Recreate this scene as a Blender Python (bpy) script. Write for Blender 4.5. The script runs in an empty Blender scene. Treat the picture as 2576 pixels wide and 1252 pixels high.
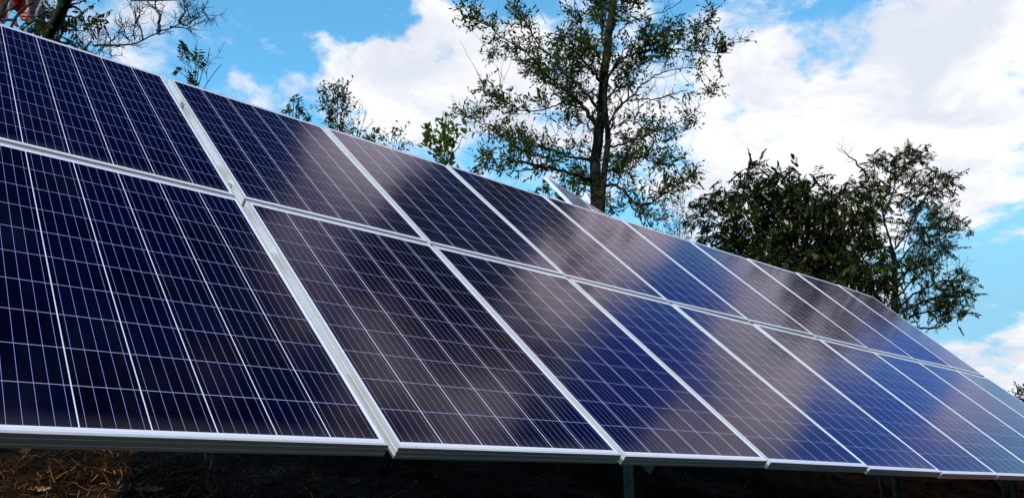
import bpy, bmesh, math, random
import numpy as np
from mathutils import Vector, Matrix, Euler
R = math.radians
rng = np.random.default_rng(7)
S = bpy.context.scene
COL = S.collection

# ------------------------------------------------------------------ camera
CAM = np.array([-0.334, -1.998, 1.408])
HEAD, PITCH, FPX = R(42.286), R(16.2485), 3160.0 / 4032 * 2576      # focal in units of a 2576-wide picture
cd = bpy.data.cameras.new('camera'); cam = bpy.data.objects.new('camera', cd); COL.objects.link(cam)
cam.location = CAM; cam.rotation_euler = (R(90) + PITCH, 0, -HEAD)
cd.sensor_width = 36; cd.lens = 36 * 3160 / 4032; cd.clip_start = 0.05; cd.clip_end = 3000
S.camera = cam
S.view_settings.view_transform = 'Standard'; S.view_settings.look = 'None'
S.view_settings.exposure = 0.0; S.view_settings.gamma = 1.0
_F = np.array([math.sin(HEAD) * math.cos(PITCH), math.cos(HEAD) * math.cos(PITCH), math.sin(PITCH)])
_R = np.array([math.cos(HEAD), -math.sin(HEAD), 0.0]); _U = np.cross(_R, _F)
def bearing(x, y):
    """world direction of a point measured on the 2576x1252 survey picture"""
    d = _F + _R * (x - 1288) / FPX - _U * (y - 626) / FPX
    return d / np.linalg.norm(d)
def P(x, y, depth):
    return CAM + (_F + _R * (x - 1288) / FPX - _U * (y - 626) / FPX) * depth
def azel(az, el):
    a, e = R(az), R(el)
    return np.array([math.sin(a) * math.cos(e), math.cos(a) * math.cos(e), math.sin(e)])

# ------------------------------------------------------------------ node helper
class NB:
    def __init__(s, tree): s.t = tree; s.n = tree.nodes; s.l = tree.links
    def new(s, typ, **kw):
        n = s.n.new(typ)
        for k, v in kw.items(): setattr(n, k, v)
        return n
    def put(s, sock, v):
        if isinstance(v, bpy.types.NodeSocket): s.l.new(v, sock)
        elif v is not None: sock.default_value = v
    def m(s, op, a, b=None, c=None, clamp=False):
        n = s.new('ShaderNodeMath', operation=op, use_clamp=clamp)
        s.put(n.inputs[0], a); s.put(n.inputs[1], b); s.put(n.inputs[2], c)
        return n.outputs[0]
    def mr(s, v, a, b, c=0.0, d=1.0, smooth=True):
        n = s.new('ShaderNodeMapRange', interpolation_type='SMOOTHSTEP' if smooth else 'LINEAR')
        s.put(n.inputs['Value'], v); n.inputs['From Min'].default_value = a; n.inputs['From Max'].default_value = b
        n.inputs['To Min'].default_value = c; n.inputs['To Max'].default_value = d
        return n.outputs['Result']
    def mix(s, f, a, b, blend='MIX'):
        n = s.new('ShaderNodeMix', data_type='RGBA', blend_type=blend)
        s.put(n.inputs[0], f); s.put(n.inputs[6], a); s.put(n.inputs[7], b)
        return n.outputs[2]
    def noise(s, vec, scale, detail=4, rough=0.5, dist=0.0, out='Fac'):
        n = s.new('ShaderNodeTexNoise'); s.put(n.inputs['Vector'], vec)
        n.inputs['Scale'].default_value = scale; n.inputs['Detail'].default_value = detail
        n.inputs['Roughness'].default_value = rough; n.inputs['Distortion'].default_value = dist
        return n.outputs[out]
    def mapping(s, vec, scale=(1, 1, 1), loc=(0, 0, 0), rot=(0, 0, 0)):
        n = s.new('ShaderNodeMapping'); s.put(n.inputs['Vector'], vec)
        n.inputs['Scale'].default_value = scale; n.inputs['Location'].default_value = loc; n.inputs['Rotation'].default_value = rot
        return n.outputs[0]
    def dot(s, vec, d):
        n = s.new('ShaderNodeVectorMath', operation='DOT_PRODUCT'); s.put(n.inputs[0], vec); n.inputs[1].default_value = tuple(d)
        return n.outputs['Value']

# ------------------------------------------------------------------ sun and sky
SUN = np.array([-0.67, -0.38, 0.64]); SUN = SUN / np.linalg.norm(SUN)
sd = bpy.data.lights.new('sun', 'SUN'); sun = bpy.data.objects.new('sun', sd); COL.objects.link(sun)
sd.energy = 3.8; sd.angle = R(0.5); sd.color = (1.0, 0.95, 0.88)
sun.rotation_euler = Vector(tuple(SUN)).to_track_quat('Z', 'Y').to_euler(); sun.location = (0, 0, 30)

W = bpy.data.worlds.new('World'); S.world = W; W.use_nodes = True
W.node_tree.nodes.clear(); N = NB(W.node_tree)
sky = N.new('ShaderNodeTexSky', sky_type='NISHITA'); sky.sun_disc = False
sky.sun_elevation = math.asin(SUN[2]); sky.sun_rotation = math.atan2(SUN[0], SUN[1])
sky.air_density = 1.0; sky.dust_density = 0.6; sky.ozone_density = 2.0
skyc = N.mix(1.0, sky.outputs[0], (0.92, 1.84, 1.86, 1), 'MULTIPLY')
tc = N.new('ShaderNodeTexCoord'); D = tc.outputs['Generated']
xyz = N.new('ShaderNodeSeparateXYZ'); N.put(xyz.inputs[0], D)
zc = N.m('ADD', N.m('MAXIMUM', xyz.outputs[2], 0.0), 0.22)
cmb = N.new('ShaderNodeCombineXYZ')
N.put(cmb.inputs[0], N.m('DIVIDE', xyz.outputs[0], zc)); N.put(cmb.inputs[1], N.m('DIVIDE', xyz.outputs[1], zc))
q = N.mapping(cmb.outputs[0], (1, 1, 1), (3.1, 1.7, 0.4))
n1 = N.noise(q, 1.6, 9, 0.58, 0.5)
n2 = N.noise(N.mapping(q, (1, 1, 1), (5, 9, 2)), 6.5, 8, 0.62, 0.25)
dens = N.m('ADD', N.m('MULTIPLY', N.m('SUBTRACT', n1, 0.5), 1.6), N.m('MULTIPLY', N.m('SUBTRACT', n2, 0.5), 2.0))
dens = N.m('ADD', dens, N.mr(xyz.outputs[2], 0.50, 0.62, 0.47, 0.22))
BLOBS = [  # direction, radius in degrees, amount: where cloud gathers and where the blue opens
    (bearing(1750, 250), 17, .25), (bearing(2250, 170), 15, .25), (bearing(1250, 140), 8, .17), (bearing(1080, 40), 3.5, .22),
    (bearing(1100, 200), 7, .22), (bearing(2150, 420), 11, .20), (bearing(1350, 330), 9, .20), (bearing(2540, 960), 7, .85), (bearing(2350, 800), 5, .05), (bearing(2000, 300), 9, .16),
    (bearing(2540, 160), 9, .18), (bearing(900, 190), 4.5, .26), (bearing(2540, 465), 3.6, .38), (bearing(2380, 300), 4, .12),
    (bearing(420, 40), 5, .20), (bearing(300, 110), 6, .14), (bearing(640, 200), 3.5, .28), (bearing(1000, 300), 6, .20), (bearing(590, 20), 2.5, .16), (bearing(610, 158), 1.5, .14), (bearing(750, 122), 1.2, .16), (bearing(650, 95), 1.2, .12),
    (bearing(760, 40), 7, -.20), (bearing(560, 110), 4, -.12), (bearing(2110, 80), 4.5, -.42), (bearing(2060, 160), 2, -.22), (bearing(930, 50), 5, -.20), (bearing(860, 300), 3, -.06),
    (bearing(2500, 650), 7.5, -.62), (bearing(2520, 385), 2.6, -.42), (bearing(1700, 590), 5, -.16), (bearing(1330, 30), 2.2, -.24), (bearing(1160, 110), 1.6, -.22), (bearing(1400, 300), 2, -.2), (bearing(2300, 270), 3, -.12),
    (bearing(960, 50), 4, -.5), (bearing(870, 240), 4, .2),
    # overhead, beyond the picture: long cloud streets running up the sky with blue lanes between
    (azel(42, 43), 7, .46), (azel(46, 50), 6.5, .46), (azel(50, 57), 5.5, .38), (azel(55, 64), 6, .25), (azel(62, 58), 9, .34), (azel(68, 52), 6, .22), (azel(56, 70), 8, .2), (azel(58, 49), 4, -.2),
    (azel(64, 37), 3.4, .40), (azel(67, 42), 3.6, .46), (azel(57, 41), 5, -.5), (azel(60, 46), 4, -.4), (azel(53, 45), 3, -.3), (azel(71, 48), 5, .36), (azel(76, 54), 9, .42),
    (azel(73, 33), 4, -.65), (azel(76.5, 38), 4.2, -.65), (azel(80, 43), 4.5, -.55), (azel(83, 49), 5, -.4),
    (azel(78, 30), 3.2, .42), (azel(81, 34), 3.2, .42), (azel(84, 39), 3.5, .36), (azel(76, 26), 3, .2),
    (azel(81.5, 21), 4, -.65), (azel(85, 25), 5, -.7), (azel(88, 21), 4, -.4), (azel(88, 31), 4.5, -.5), (azel(84, 15), 4, .15), (azel(91, 17), 4, -.3),
    (azel(25, 64), 20, -.45), (azel(45, 76), 12, -.4), (azel(12, 56), 14, -.4),
]
wv = N.new('ShaderNodeVectorMath', operation='MULTIPLY_ADD'); N.put(wv.inputs[0], N.noise(N.mapping(D, (1, 1, 1.6)), 5.0, 6, 0.6, 0.0, 'Color'))
wv.inputs[1].default_value = (0.20, 0.20, 0.20); off = N.new('ShaderNodeVectorMath', operation='ADD'); N.put(off.inputs[0], D); off.inputs[1].default_value = (-0.10, -0.10, -0.10)
N.l.new(off.outputs[0], wv.inputs[2]); wn = N.new('ShaderNodeVectorMath', operation='NORMALIZE'); N.l.new(wv.outputs[0], wn.inputs[0]); DW = wn.outputs[0]
for d, rad, amt in BLOBS:
    dens = N.m('ADD', dens, N.mr(N.dot(DW, d), math.cos(R(rad)), 1.0, 0.0, amt))
cov = N.mr(dens, 0.40, 0.90)
shade = N.noise(N.mapping(q, (1, 1, 1), (1, 4, 7)), 4.0, 6, 0.6, 0.3)
ccol = N.mix(N.mr(shade, 0.36, 0.60), (0.80, 0.83, 0.91, 1), (1.10, 1.08, 1.10, 1))
skyc = N.mix(N.mr(xyz.outputs[2], 0.44, 0.16, 0.0, 0.9), skyc, (2.0, 3.9, 5.3, 1))
royal = N.m('MAXIMUM', N.mr(N.dot(D, azel(86, 24)), math.cos(R(9)), math.cos(R(3)), 0.0, 0.8), N.mr(N.dot(D, azel(76.5, 36)), math.cos(R(8)), math.cos(R(4)), 0.0, 1.0))
deep = N.mr(xyz.outputs[2], 0.545, 0.66, 0.0, 0.88)
deep = N.m('MAXIMUM', deep, N.mr(N.dot(D, azel(15, 60)), math.cos(R(24)), math.cos(R(12)), 0.0, 0.95))
skyc = N.mix(N.m('MULTIPLY', deep, N.m('SUBTRACT', 1.0, royal)), skyc, N.mix(1.0, skyc, (0.045, 0.04, 0.25, 1), 'MULTIPLY'))
skyc = N.mix(royal, skyc, N.mix(1.0, skyc, (0.10, 0.24, 0.90, 1), 'MULTIPLY'))
cbr = N.new("ShaderNodeVectorMath", operation="SCALE"); N.put(cbr.inputs[0], ccol); N.put(cbr.inputs[3], N.mr(xyz.outputs[2], 0.52, 0.64, 1.0, 1.45)); ccol = cbr.outputs[0]
b1 = N.new('ShaderNodeBackground'); N.put(b1.inputs[0], skyc); b1.inputs[1].default_value = 0.15
b2 = N.new('ShaderNodeBackground'); N.put(b2.inputs[0], ccol); b2.inputs[1].default_value = 1.0
ms = N.new('ShaderNodeMixShader'); N.put(ms.inputs[0], N.m('MULTIPLY', cov, 0.96)); N.l.new(b1.outputs[0], ms.inputs[1]); N.l.new(b2.outputs[0], ms.inputs[2])
wo = N.new('ShaderNodeOutputWorld'); N.l.new(ms.outputs[0], wo.inputs[0])

# ------------------------------------------------------------------ object helpers
def link_mesh(name, verts, faces, mat, parent=None, smooth=False):
    me = bpy.data.meshes.new(name)
    me.from_pydata([tuple(map(float, v)) for v in verts], [], [tuple(map(int, f)) for f in faces]); me.update()
    if smooth:
        me.polygons.foreach_set('use_smooth', [True] * len(me.polygons))
    for m_ in (mat if isinstance(mat, (list, tuple)) else [mat]): me.materials.append(m_)
    o = bpy.data.objects.new(name, me); COL.objects.link(o)
    if parent: o.parent = parent
    return o
def bm_obj(name, bm, mat, parent=None, smooth=False):
    bmesh.ops.recalc_face_normals(bm, faces=bm.faces)
    me = bpy.data.meshes.new(name); bm.to_mesh(me); bm.free()
    if smooth: me.polygons.foreach_set('use_smooth', [True] * len(me.polygons))
    me.materials.append(mat)
    o = bpy.data.objects.new(name, me); COL.objects.link(o)
    if parent: o.parent = parent
    return o
def tag(o, label=None, cat=None, group=None, kind=None):
    if label: o['label'] = label
    if cat: o['category'] = cat
    if group: o['group'] = group
    if kind: o['kind'] = kind
    return o
def empty(name, loc=(0, 0, 0), rot=(0, 0, 0)):
    o = bpy.data.objects.new(name, None); COL.objects.link(o); o.location = loc; o.rotation_euler = rot
    o.empty_display_size = 0.2
    return o
def copy_tree(o, parent=None):
    c = o.copy(); COL.objects.link(c); c.parent = parent
    for ch in [x for x in COL.objects if x.parent == o]: copy_tree(ch, c)
    return c
def material(name):
    m = bpy.data.materials.new(name); m.use_nodes = True; m.node_tree.nodes.clear()
    nb = NB(m.node_tree); out = nb.new('ShaderNodeOutputMaterial'); return m, nb, out
def principled(nb, **kw):
    b = nb.new('ShaderNodeBsdfPrincipled')
    for k, v in kw.items(): nb.put(b.inputs[k.replace('_', ' ')], v)
    return b
def bump(nb, h, strength=0.3, dist=0.01):
    b = nb.new('ShaderNodeBump'); nb.put(b.inputs['Height'], h); b.inputs['Strength'].default_value = strength; b.inputs['Distance'].default_value = dist
    return b.outputs[0]

# ------------------------------------------------------------------ materials
def m_glass(sky_sheen=False):
    m, nb, out = material('solar_glass_over_cells')
    t = nb.new('ShaderNodeTexCoord'); s = nb.new('ShaderNodeSeparateXYZ'); nb.put(s.inputs[0], t.outputs['Object'])
    X, Y = s.outputs[0], s.outputs[1]                     # X across -0.496..0.496, Y up 0..1.64
    px, py = 0.1594, 0.1585
    cx = nb.m('DIVIDE', nb.m('ADD', X, px * 3), px); cy = nb.m('DIVIDE', nb.m('SUBTRACT', Y, 0.82 - py * 5), py)
    def gap(c, pitch, half):                              # 1 inside the white line between cells
        d = nb.m('ABSOLUTE', nb.m('SUBTRACT', nb.m('FRACT', c), 0.5))
        return nb.m('GREATER_THAN', d, 0.5 - half / pitch)
    colgap = gap(cx, px, 0.0015); rowgap = gap(cy, py, 0.0008)
    out_x = nb.m('GREATER_THAN', nb.m('ABSOLUTE', X), px * 3 - 0.0018); out_y = nb.m('GREATER_THAN', nb.m('ABSOLUTE', nb.m('SUBTRACT', Y, 0.82)), py * 5 - 0.001)
    white = nb.m('MAXIMUM', nb.m('MAXIMUM', colgap, rowgap), nb.m('MAXIMUM', out_x, out_y))
    bb = nb.m('ABSOLUTE', nb.m('SUBTRACT', nb.m('FRACT', nb.m('MULTIPLY', cx, 5.0)), 0.5))
    bus = nb.m('LESS_THAN', bb, 0.00042 / (px / 5))
    outside = nb.m('GREATER_THAN', nb.m('ABSOLUTE', nb.m('SUBTRACT', Y, 0.82)), py * 5 + 0.012)
    bus = nb.m('MULTIPLY', bus, nb.m('SUBTRACT', 1.0, outside))
    # cross ribbon inside the end margins
    rib = nb.m('LESS_THAN', nb.m('ABSOLUTE', nb.m('SUBTRACT', nb.m('ABSOLUTE', nb.m('SUBTRACT', Y, 0.82)), py * 5 + 0.010)), 0.0022)
    cell = nb.new('ShaderNodeTexWhiteNoise', noise_dimensions='3D')
    cb = nb.new('ShaderNodeCombineXYZ'); nb.put(cb.inputs[0], nb.m('FLOOR', cx)); nb.put(cb.inputs[1], nb.m('FLOOR', cy))
    oi = nb.new('ShaderNodeObjectInfo'); nb.put(cb.inputs[2], oi.outputs['Random']); nb.put(cell.inputs[0], cb.outputs[0])
    vor = nb.new('ShaderNodeTexVoronoi'); nb.put(vor.inputs['Vector'], t.outputs['Object']); vor.inputs['Scale'].default_value = 90
    vsep = nb.new('ShaderNodeSeparateColor'); nb.put(vsep.inputs[0], vor.outputs['Color'])
    k = nb.m('ADD', nb.m('MULTIPLY', cell.outputs['Value'], 0.7), nb.m('MULTIPLY', vsep.outputs[0], 0.3))
    base = nb.mix(k, (0.0002, 0.0002, 0.001, 1), (0.0010, 0.0010, 0.012, 1))
    base = nb.mix(bus, base, (0.33, 0.36, 0.80, 1))
    wcol = nb.mix(rib, (0.74, 0.75, 0.86, 1), (0.60, 0.62, 0.66, 1))
    base = nb.mix(nb.m('MULTIPLY', rowgap, nb.m('SUBTRACT', 1.0, colgap)), base, (0.46, 0.48, 0.80, 1))
    wide = nb.m('MAXIMUM', colgap, nb.m('MAXIMUM', out_x, out_y))
    base = nb.mix(wide, base, wcol)
    # faint dust: slightly dull layer in streaks running down the slope
    dust = nb.noise(nb.mapping(t.outputs['Object'], (9, 1.2, 1)), 3.0, 5, 0.6)
    rough = nb.mr(dust, 0.3, 0.75, 0.10, 0.15, False)
    # grime: thin layer heaviest along the lower frame, and a few dried spots
    low = nb.mr(Y, 0.10, 0.015, 0.0, 1.0); spots = nb.mr(nb.noise(t.outputs['Object'], 55, 3, .6), .70, .74)
    patch = nb.mr(nb.noise(nb.mapping(t.outputs['Object'], (2.5, .8, 1)), 2.2, 6, .65), .45, .8)
    film_and_sheen = nb.m('ADD', nb.m('MULTIPLY', low, 0.05), nb.m('ADD', nb.m('MULTIPLY', patch, 0.012 if not sky_sheen else .5), nb.m('MULTIPLY', spots, 0.035)), clamp=True)
    if sky_sheen: film_and_sheen = nb.m('ADD', film_and_sheen, 0.6, clamp=True)  # grazing sky reflection on the array behind, painted into its glass colour
    base = nb.mix(film_and_sheen, base, (0.40, 0.37, 0.36, 1) if not sky_sheen else (0.36, 0.41, 0.55, 1))
    nrm = bump(nb, nb.noise(t.outputs['Object'], 3.0, 2, 0.5), 0.03, 0.01)
    d = principled(nb, Base_Color=base, Roughness=0.6); d.inputs['Specular IOR Level'].default_value = 0.0
    gl = nb.new('ShaderNodeBsdfGlossy'); gl.distribution = 'GGX'; gl.inputs['Color'].default_value = (0.98, 0.84, 0.93, 1)   # violet cast of the anti-reflective coating
    nb.put(gl.inputs['Roughness'], rough); nb.put(gl.inputs['Normal'], nrm)
    fr = nb.new('ShaderNodeFresnel'); fr.inputs['IOR'].default_value = 1.31; nb.put(fr.inputs['Normal'], nrm)
    fac = nb.m('POWER', fr.outputs[0], 1.12)
    b = nb.new('ShaderNodeMixShader'); nb.put(b.inputs[0], fac); nb.l.new(d.outputs[0], b.inputs[1]); nb.l.new(gl.outputs[0], b.inputs[2])
    nb.l.new(b.outputs[0], out.inputs[0]); return m
def m_alu():
    m, nb, out = material('anodised_aluminium')
    t = nb.new('ShaderNodeTexCoord'); n = nb.noise(nb.mapping(t.outputs['Object'], (3, 3, 60)), 6, 5, 0.6)
    c = nb.mix(n, (0.80, 0.82, 0.80, 1), (0.90, 0.91, 0.90, 1))
    b = principled(nb, Base_Color=c, Metallic=0.6, Roughness=nb.mr(n, 0.3, 0.7, 0.38, 0.5, False))
    nb.l.new(b.outputs[0], out.inputs[0]); return m
def m_simple(name, c1, c2, scale=8, rough=0.7, metal=0.0, bstr=0.2, stretch=(1, 1, 1), bd=0.01):
    m, nb, out = material(name); t = nb.new('ShaderNodeTexCoord')
    v = nb.mapping(t.outputs['Object'], stretch); n = nb.noise(v, scale, 6, 0.62)
    b = principled(nb, Base_Color=nb.mix(nb.mr(n, 0.32, 0.68), c1 + (1,), c2 + (1,)), Roughness=rough, Metallic=metal)
    nb.put(b.inputs['Normal'], bump(nb, n, bstr, bd)); nb.l.new(b.outputs[0], out.inputs[0]); return m
def m_leaf(name, dark, mid, bright, trans=0.3, split=(0.25, 0.8)):
    m, nb, out = material(name); g = nb.new('ShaderNodeNewGeometry')
    r = nb.new('ShaderNodeValToRGB'); nb.put(r.inputs[0], g.outputs['Random Per Island'])
    e = r.color_ramp.elements; e[0].position = split[0]; e[0].color = dark + (1,); e[1].position = 1.0; e[1].color = bright + (1,)
    x = e.new(split[1]); x.color = mid + (1,)
    t = nb.new('ShaderNodeTexCoord')
    vein = nb.noise(t.outputs['Object'], 40, 3, 0.5)
    col = nb.mix(nb.mr(vein, 0.3, 0.7, 0.0, 0.35), r.outputs[0], dark + (1,))
    p = principled(nb, Base_Color=col, Roughness=0.6); p.inputs['Specular IOR Level'].default_value = 0.15; tr = nb.new('ShaderNodeBsdfTranslucent')
    nb.put(tr.inputs[0], nb.mix(0.5, col, bright + (1,)))
    mx = nb.new('ShaderNodeMixShader'); mx.inputs[0].default_value = trans
    nb.l.new(p.outputs[0], mx.inputs[1]); nb.l.new(tr.outputs[0], mx.inputs[2]); nb.l.new(mx.outputs[0], out.inputs[0]); return m
M = dict(
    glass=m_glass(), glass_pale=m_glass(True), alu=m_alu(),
    galv=m_simple('galvanised_steel', (0.035, 0.045, 0.04), (0.09, 0.11, 0.10), 30, 0.5, 0.7, 0.1),
    rail=m_simple('slate_grey_steel', (0.035, 0.05, 0.06), (0.06, 0.08, 0.09), 20, 0.6, 0.3, 0.1),
    backsheet=m_simple('backsheet', (0.5, 0.5, 0.5), (0.6, 0.6, 0.6), 8, 0.6),
    bark=m_simple('dark_bark', (0.005, 0.004, 0.003), (0.020, 0.015, 0.010), 14, 0.9, 0, 0.9, (1, 1, 0.25), 0.03),
    bark_pale=m_simple('grey_brown_bark', (0.02, 0.017, 0.016), (0.06, 0.05, 0.045), 20, 0.9, 0, 0.5, (1, 1, 0.3)),
    leaf=m_leaf('elm_leaf', (0.010, 0.020, 0.003), (0.058, 0.092, 0.010), (0.26, 0.34, 0.03), 0.34),
    leaf_dense=m_leaf('pinnate_leaf', (0.006, 0.012, 0.003), (0.028, 0.050, 0.008), (0.13, 0.18, 0.022), 0.26),
    leaf_blue=m_leaf('far_leaf', (0.010, 0.030, 0.028), (0.025, 0.07, 0.05), (0.05, 0.12, 0.07), 0.25),
    leaf_bright=m_leaf('heart_leaf', (0.03, 0.07, 0.006), (0.10, 0.20, 0.015), (0.26, 0.36, 0.04), 0.42, (0.1, 0.6)),
    leaf_mid=m_leaf('young_leaf', (0.012, 0.030, 0.006), (0.040, 0.085, 0.012), (0.13, 0.20, 0.025), 0.32),
    straw=m_leaf('dry_straw', (0.02, 0.008, 0.002), (0.14, 0.06, 0.012), (0.62, 0.36, 0.12), 0.1, (0.3, 0.8)),
    dry=m_simple('dry_leaf_brown', (0.055, 0.042, 0.030), (0.12, 0.09, 0.06), 30, 0.8, 0, 0.5),
    dry_tan=m_simple('dry_leaf_tan', (0.30, 0.17, 0.06), (0.48, 0.30, 0.12), 30, 0.8, 0, 0.5),
    dry_yellow=m_simple('dry_leaf_yellow', (0.26, 0.20, 0.03), (0.42, 0.34, 0.08), 30, 0.7, 0, 0.4),
)

# ------------------------------------------------------------------ ground
def terrain(x, y):
    pts = ((-1500, 260.0), (-400, 170.0), (-120, 62.0), (-60, 30.0), (-30, 10.5), (-15, 1.6), (-8, -0.3), (-3.2, -0.02), (-2.2, 0.0), (-1.2, 0.35), (-0.3, 0.95), (0.0, 1.13), (0.6, 1.34), (1.2, 1.52), (2.5, 1.9), (6, 2.7), (12, 3.0), (60, 3.6), (400, 4.5))  # high rise behind the camera is unseen, added to darken the frame undersides
    z = np.interp(y, [p[0] for p in pts], [p[1] for p in pts])
    w = np.exp(-((np.asarray(y) - 0.8) / 3.0) ** 2)
    z = z + (0.045 * np.sin(x * 1.3 + 0.4) * np.cos(y * 1.9) + 0.02 * np.sin(x * 5.1 + y * 3.7) + 0.012 * np.sin(x * 13.3 - y * 9.1)) * (0.4 + 0.6 * w)
    return z
def on_ground(px, py):
    d = bearing(px, py); t = 1.5
    while t < 60:
        p = CAM + d * t
        if p[2] < terrain(p[0], p[1]): return p
        t += 0.01
    return CAM + d * 5
def sgrid(lo, hi, near_lo, near_hi, step):
    a = list(np.arange(near_lo, near_hi, step)); s, v = step, near_hi
    while v < hi: a.append(v); s *= 1.35; v += s
    a.append(hi); s, v = step, near_lo
    b = []
    while v > lo: s *= 1.35; v -= s; b.append(max(v, lo))
    return sorted(set(b)) + a
gx = sgrid(-900, 1500, -2, 14, 0.06); gy = sgrid(-900, 1500, -1.5, 3.0, 0.05)
GX, GY = np.meshgrid(gx, gy, indexing='ij'); GZ = terrain(GX, GY)
near = (GY > -1.6) & (GY < 3.2) & (GX > -2.2) & (GX < 14.2)
GZ = GZ + np.where(near, rng.normal(0, 0.006, GX.shape), 0)
gv = np.stack([GX, GY, GZ], -1).reshape(-1, 3); ny = len(gy)
gf = [(i * ny + j, (i + 1) * ny + j, (i + 1) * ny + j + 1, i * ny + j + 1) for i in range(len(gx) - 1) for j in range(ny - 1)]
def m_ground():
    m, nb, out = material('hillside_soil'); t = nb.new('ShaderNodeTexCoord'); O = t.outputs['Object']
    s = nb.new('ShaderNodeSeparateXYZ'); nb.put(s.inputs[0], O)
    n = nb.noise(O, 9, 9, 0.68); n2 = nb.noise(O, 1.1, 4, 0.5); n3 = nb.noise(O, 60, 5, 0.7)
    black = nb.mix(nb.mr(n, 0.4, 0.7), (0.0035, 0.003, 0.002, 1), (0.014, 0.009, 0.005, 1))  # shade beneath the middle panels painted into the soil colour
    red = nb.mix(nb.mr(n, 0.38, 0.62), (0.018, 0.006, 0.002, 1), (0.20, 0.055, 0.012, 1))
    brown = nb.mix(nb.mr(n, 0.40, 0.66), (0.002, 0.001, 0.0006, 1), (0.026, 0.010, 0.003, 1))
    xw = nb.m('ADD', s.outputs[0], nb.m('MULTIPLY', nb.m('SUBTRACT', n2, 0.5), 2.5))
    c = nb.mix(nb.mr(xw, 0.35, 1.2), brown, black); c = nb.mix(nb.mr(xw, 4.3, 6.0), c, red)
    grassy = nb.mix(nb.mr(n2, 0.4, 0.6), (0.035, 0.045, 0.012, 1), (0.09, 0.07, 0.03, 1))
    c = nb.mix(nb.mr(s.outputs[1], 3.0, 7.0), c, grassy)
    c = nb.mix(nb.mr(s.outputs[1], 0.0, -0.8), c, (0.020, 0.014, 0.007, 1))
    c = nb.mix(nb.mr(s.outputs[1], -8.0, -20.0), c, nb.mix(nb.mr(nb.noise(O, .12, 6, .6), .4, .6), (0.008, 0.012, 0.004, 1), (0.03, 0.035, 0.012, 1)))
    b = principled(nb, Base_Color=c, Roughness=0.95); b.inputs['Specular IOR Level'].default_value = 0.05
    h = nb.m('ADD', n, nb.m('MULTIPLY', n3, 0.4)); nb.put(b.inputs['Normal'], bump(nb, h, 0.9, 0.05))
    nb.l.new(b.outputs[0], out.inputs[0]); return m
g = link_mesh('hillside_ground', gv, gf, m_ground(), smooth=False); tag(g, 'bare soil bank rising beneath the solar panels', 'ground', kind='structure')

# ------------------------------------------------------------------ solar panels
def sweep_frame(w, h):
    prof = [(0, 0), (0, -.011), (.0011, -.0116), (.0011, -.0129), (0, -.0135), (0, -.0275), (.0011, -.0281), (.0011, -.0294), (0, -.03),
            (0, -.040), (.026, -.040), (.026, -.0385), (.0018, -.0385), (.0018, -.008), (.0105, -.008), (.0105, -.0005), (.0100, 0)]
    bm = bmesh.new(); rings = []
    for sx, sy in ((-1, 0), (1, 0), (1, 1), (-1, 1)):
        rings.append([bm.verts.new((sx * (w / 2 - d), (h - d) if sy else d, z)) for d, z in prof])
    n = len(prof)
    for i in range(4):
        a, b = rings[i], rings[(i + 1) % 4]
        for j in range(n): bm.faces.new((a[j], a[(j + 1) % n], b[(j + 1) % n], b[j]))
    return bm
def box_bm(bm, c, s, rot=None):
    r = bmesh.ops.create_cube(bm, size=1.0); mt = Matrix.Translation(Vector(c)) @ (rot.to_4x4() if rot else Matrix()) @ Matrix.Diagonal((*s, 1))
    bmesh.ops.transform(bm, matrix=mt, verts=r['verts']); return r['verts']
def make_panel():
    e = empty('solar_panel')
    bm_obj('frame', sweep_frame(0.992, 1.64), M['alu'], e)
    bm = bmesh.new(); box_bm(bm, (0, 0.82, -0.0040), (0.9705, 1.6185, 0.005)); bm_obj('cell_glass', bm, M['glass'], e)
    bm = bmesh.new(); box_bm(bm, (0, 0.82, -0.00745), (0.970, 1.618, 0.0015)); bm_obj('backsheet', bm, M['backsheet'], e)
    bm = bmesh.new(); box_bm(bm, (0, 1.48, -0.018), (0.11, 0.09, 0.018)); bmesh.ops.bevel(bm, geom=bm.edges[:], offset=0.003, segments=1); bm_obj('junction_box', bm, M['rail'], e)
    return e
PANELS = [(0, 0, 0.5066, -0.0035, 1.5138, 0.7189, -0.0032, 0.0038), (0, 1, 1.5226, -0.0043, 1.5097, 0.7217, -0.0006, 0.0011), (0, 2, 2.5403, -0.0048, 1.5065, 0.7229, -0.0002, 0.003), (0, 3, 3.553, -0.0018, 1.4977, 0.7251, 0.0079, 0.0083), (0, 4, 4.5665, 0.0083, 1.4798, 0.7346, 0.0089, 0.0092), (0, 5, 5.5789, 0.0183, 1.4666, 0.7451, 0.0029, 0.0011), (0, 6, 6.5929, 0.0236, 1.4615, 0.7494, 0.0046, 0.0016), (0, 7, 7.6072, 0.0271, 1.4644, 0.7494, -0.0024, -0.003), (0, 8, 8.6206, 0.03, 1.4727, 0.7494, -0.003, -0.0031), (0, 9, 9.633, 0.0391, 1.4768, 0.7495, 0.0076, 0.0075), (1, 0, 0.4956, 1.2414, 2.6032, 0.7153, -0.0017, 0.0002), (1, 1, 1.5177, 1.2378, 2.6028, 0.716, -0.0019, -0.0039), (1, 2, 2.5376, 1.236, 2.6011, 0.7215, 0.0008, -0.0078), (1, 3, 3.5513, 1.2391, 2.5974, 0.7299, 0.0055, -0.0055), (1, 4, 4.567, 1.2444, 2.5963, 0.7372, -0.0013, -0.004), (1, 5, 5.5811, 1.2465, 2.5994, 0.7426, -0.005, -0.0047), (1, 6, 6.5965, 1.2447, 2.5977, 0.7495, -0.0012, -0.0049), (1, 7, 7.6136, 1.2453, 2.5981, 0.7596, -0.0069, -0.0094), (1, 8, 8.627, 1.2486, 2.6069, 0.7691, -0.0078, -0.0092), (1, 9, 9.6402, 1.2608, 2.614, 0.7741, 0.0053, 0.0098)]
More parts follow.
